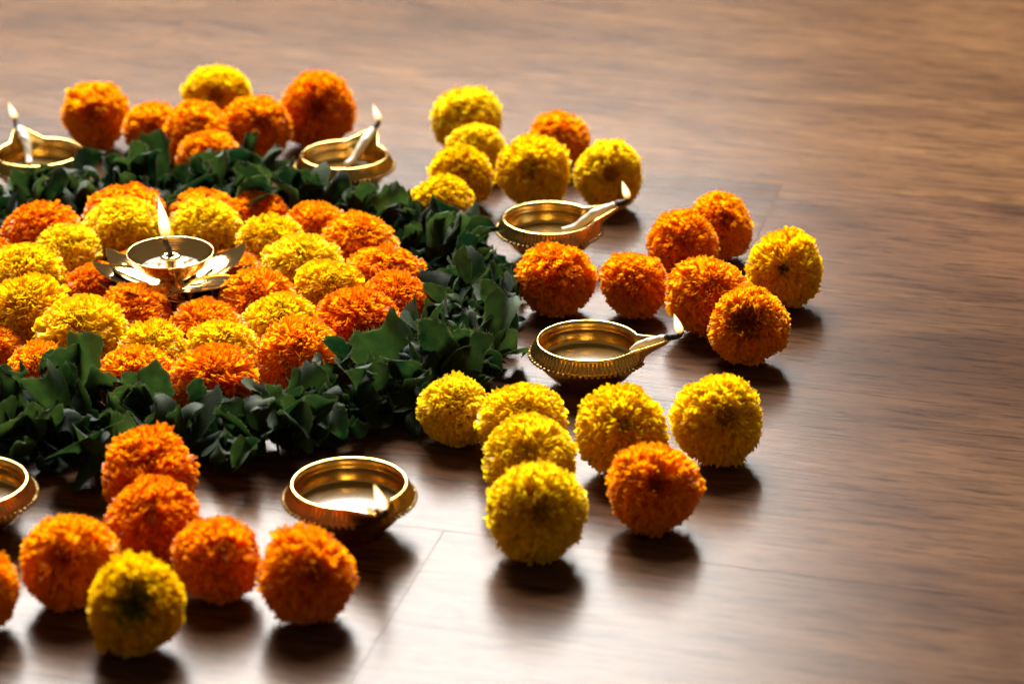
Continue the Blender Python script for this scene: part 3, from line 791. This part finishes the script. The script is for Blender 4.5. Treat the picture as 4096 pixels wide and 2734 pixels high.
# ------------------------------------------------------------------ lotus lamp
lotus = thing('lotus_lamp', 'tall brass lotus lamp with open petals and a large flame in the middle', 'oil lamp', (0, 0, 0))
part('stem', lathe('stem', [(0.0004, 0.0002), (0.013, 0.0002), (0.0135, 0.0015), (0.010, 0.004), (0.006, 0.007), (0.0042, 0.012), (0.0038, 0.020), (0.0048, 0.023), (0.0075, 0.0255), (0.0004, 0.0258)], M['brass_lotus'], 48), lotus).scale = (1, 1, 0.66)
DZ = -0.0088
CUP = [(0.0004, 0.0255), (0.0108, 0.0258), (0.0112, 0.0268), (0.0098, 0.0290), (0.0086, 0.0320), (0.0090, 0.0345), (0.0105, 0.0362), (0.0108, 0.0366), (0.0120, 0.0372), (0.0123, 0.0377), (0.0150, 0.0387), (0.0215, 0.0422), (0.0270, 0.0468), (0.0303, 0.0512), (0.0320, 0.0545),
       (0.0324, 0.0553), (0.0321, 0.0558), (0.0314, 0.0557), (0.0309, 0.0548), (0.0292, 0.0513), (0.0288, 0.0510), (0.0260, 0.0472), (0.0206, 0.0430), (0.0140, 0.0400), (0.0004, 0.0392)]
part('cup', lathe('cup', CUP, M['brass_cup'], 96), lotus).location.z = DZ
part('wick_holder', lathe('wick_holder', [(0.0060, 0.0390), (0.0056, 0.0400), (0.0044, 0.0420), (0.0042, 0.0465), (0.0050, 0.0490), (0.0068, 0.0505), (0.0074, 0.0515), (0.0074, 0.0527), (0.0068, 0.0533), (0.0026, 0.0534), (0.0022, 0.0520), (0.0004, 0.0515)], M['brass_lotus'], 48), lotus).location.z = DZ
part('oil', lathe('oil', [(0.0044, 0.0437), (0.012, 0.0437), (0.0214, 0.0438), (0.0222, 0.0441)], M['ghee'], 64), lotus).location.z = DZ
part('wick', tube('wick', [(0.0, 0.0, 0.0415), (0.0, 0.0, 0.0460), (-0.0010, 0, 0.0500), (-0.0026, 0, 0.0535), (-0.0030, 0, 0.0565), (-0.0022, 0, 0.0590)], [0.0018, 0.0019, 0.0018, 0.0019, 0.0018, 0.0007], M['char'], 12, 0.10, False, 0.22), lotus)
fm = flame_mesh(0.0345, 0.0048, -0.12)
f = part('flame', fm, lotus); f.location = (-0.0024, 0, 0.0560)

def lotus_petal(length, width, lift, tipcurl, th=0.0007):
    nu, nv = 18, 9
    tops = []
    for i in range(nu):
        u = i / (nu - 1)
        x = 0.009 + (length - 0.009) * u
        w = width * (math.sin(math.pi * min(1, (0.10 + 0.90 * u) ** 0.85)) ** 0.75) * (1 - 0.10 * u) + 0.00025
        zc = lift * u ** 1.3 + tipcurl * max(0, (u - 0.72) / 0.28) ** 2
        for j in range(nv):
            v = -1 + 2 * j / (nv - 1)
            z = zc + 0.19 * w * (abs(v) ** 1.8) - 0.0014 * math.exp(-(v / 0.18) ** 2) * math.sin(math.pi * u)
            tops.append((x, w * v, z))
    top = np.array(tops); bot = top.copy(); bot[:, 2] -= th
    q1 = grid_quads(nv, nu); n = len(top)
    q2 = q1[:, ::-1] + n
    rim = [j for j in range(nv)] + [i * nv + nv - 1 for i in range(1, nu)] + [(nu - 1) * nv + j for j in range(nv - 2, -1, -1)] + [i * nv for i in range(nu - 2, 0, -1)]
    q3 = [[rim[k], rim[(k + 1) % len(rim)], rim[(k + 1) % len(rim)] + n, rim[k] + n] for k in range(len(rim))]
    return mesh_np('lotus_petal', np.concatenate([top, bot]), np.concatenate([q1, q2, np.array(q3)]), None, M['brass_lotus'])
up = lotus_petal(0.060, 0.0190, 0.0125, 0.0065)
lo = lotus_petal(0.056, 0.0170, 0.0080, 0.0060)
for a, me, z in [(38, up, 0.0285), (92, up, 0.0285), (150, up, 0.0285), (176, up, 0.0289), (246, up, 0.0285), (336, up, 0.0289),
                 (14, lo, 0.0268), (66, lo, 0.0268), (120, lo, 0.0268), (201, lo, 0.0268), (276, lo, 0.0264), (303, lo, 0.0268)]:
    p = part('lotus_petal', me, lotus)
    p.location = (0, 0, z + DZ); p.rotation_euler = (0, 0, R(a))
    if a in (14, 38):
        p.scale = (1.10, 1, 1)
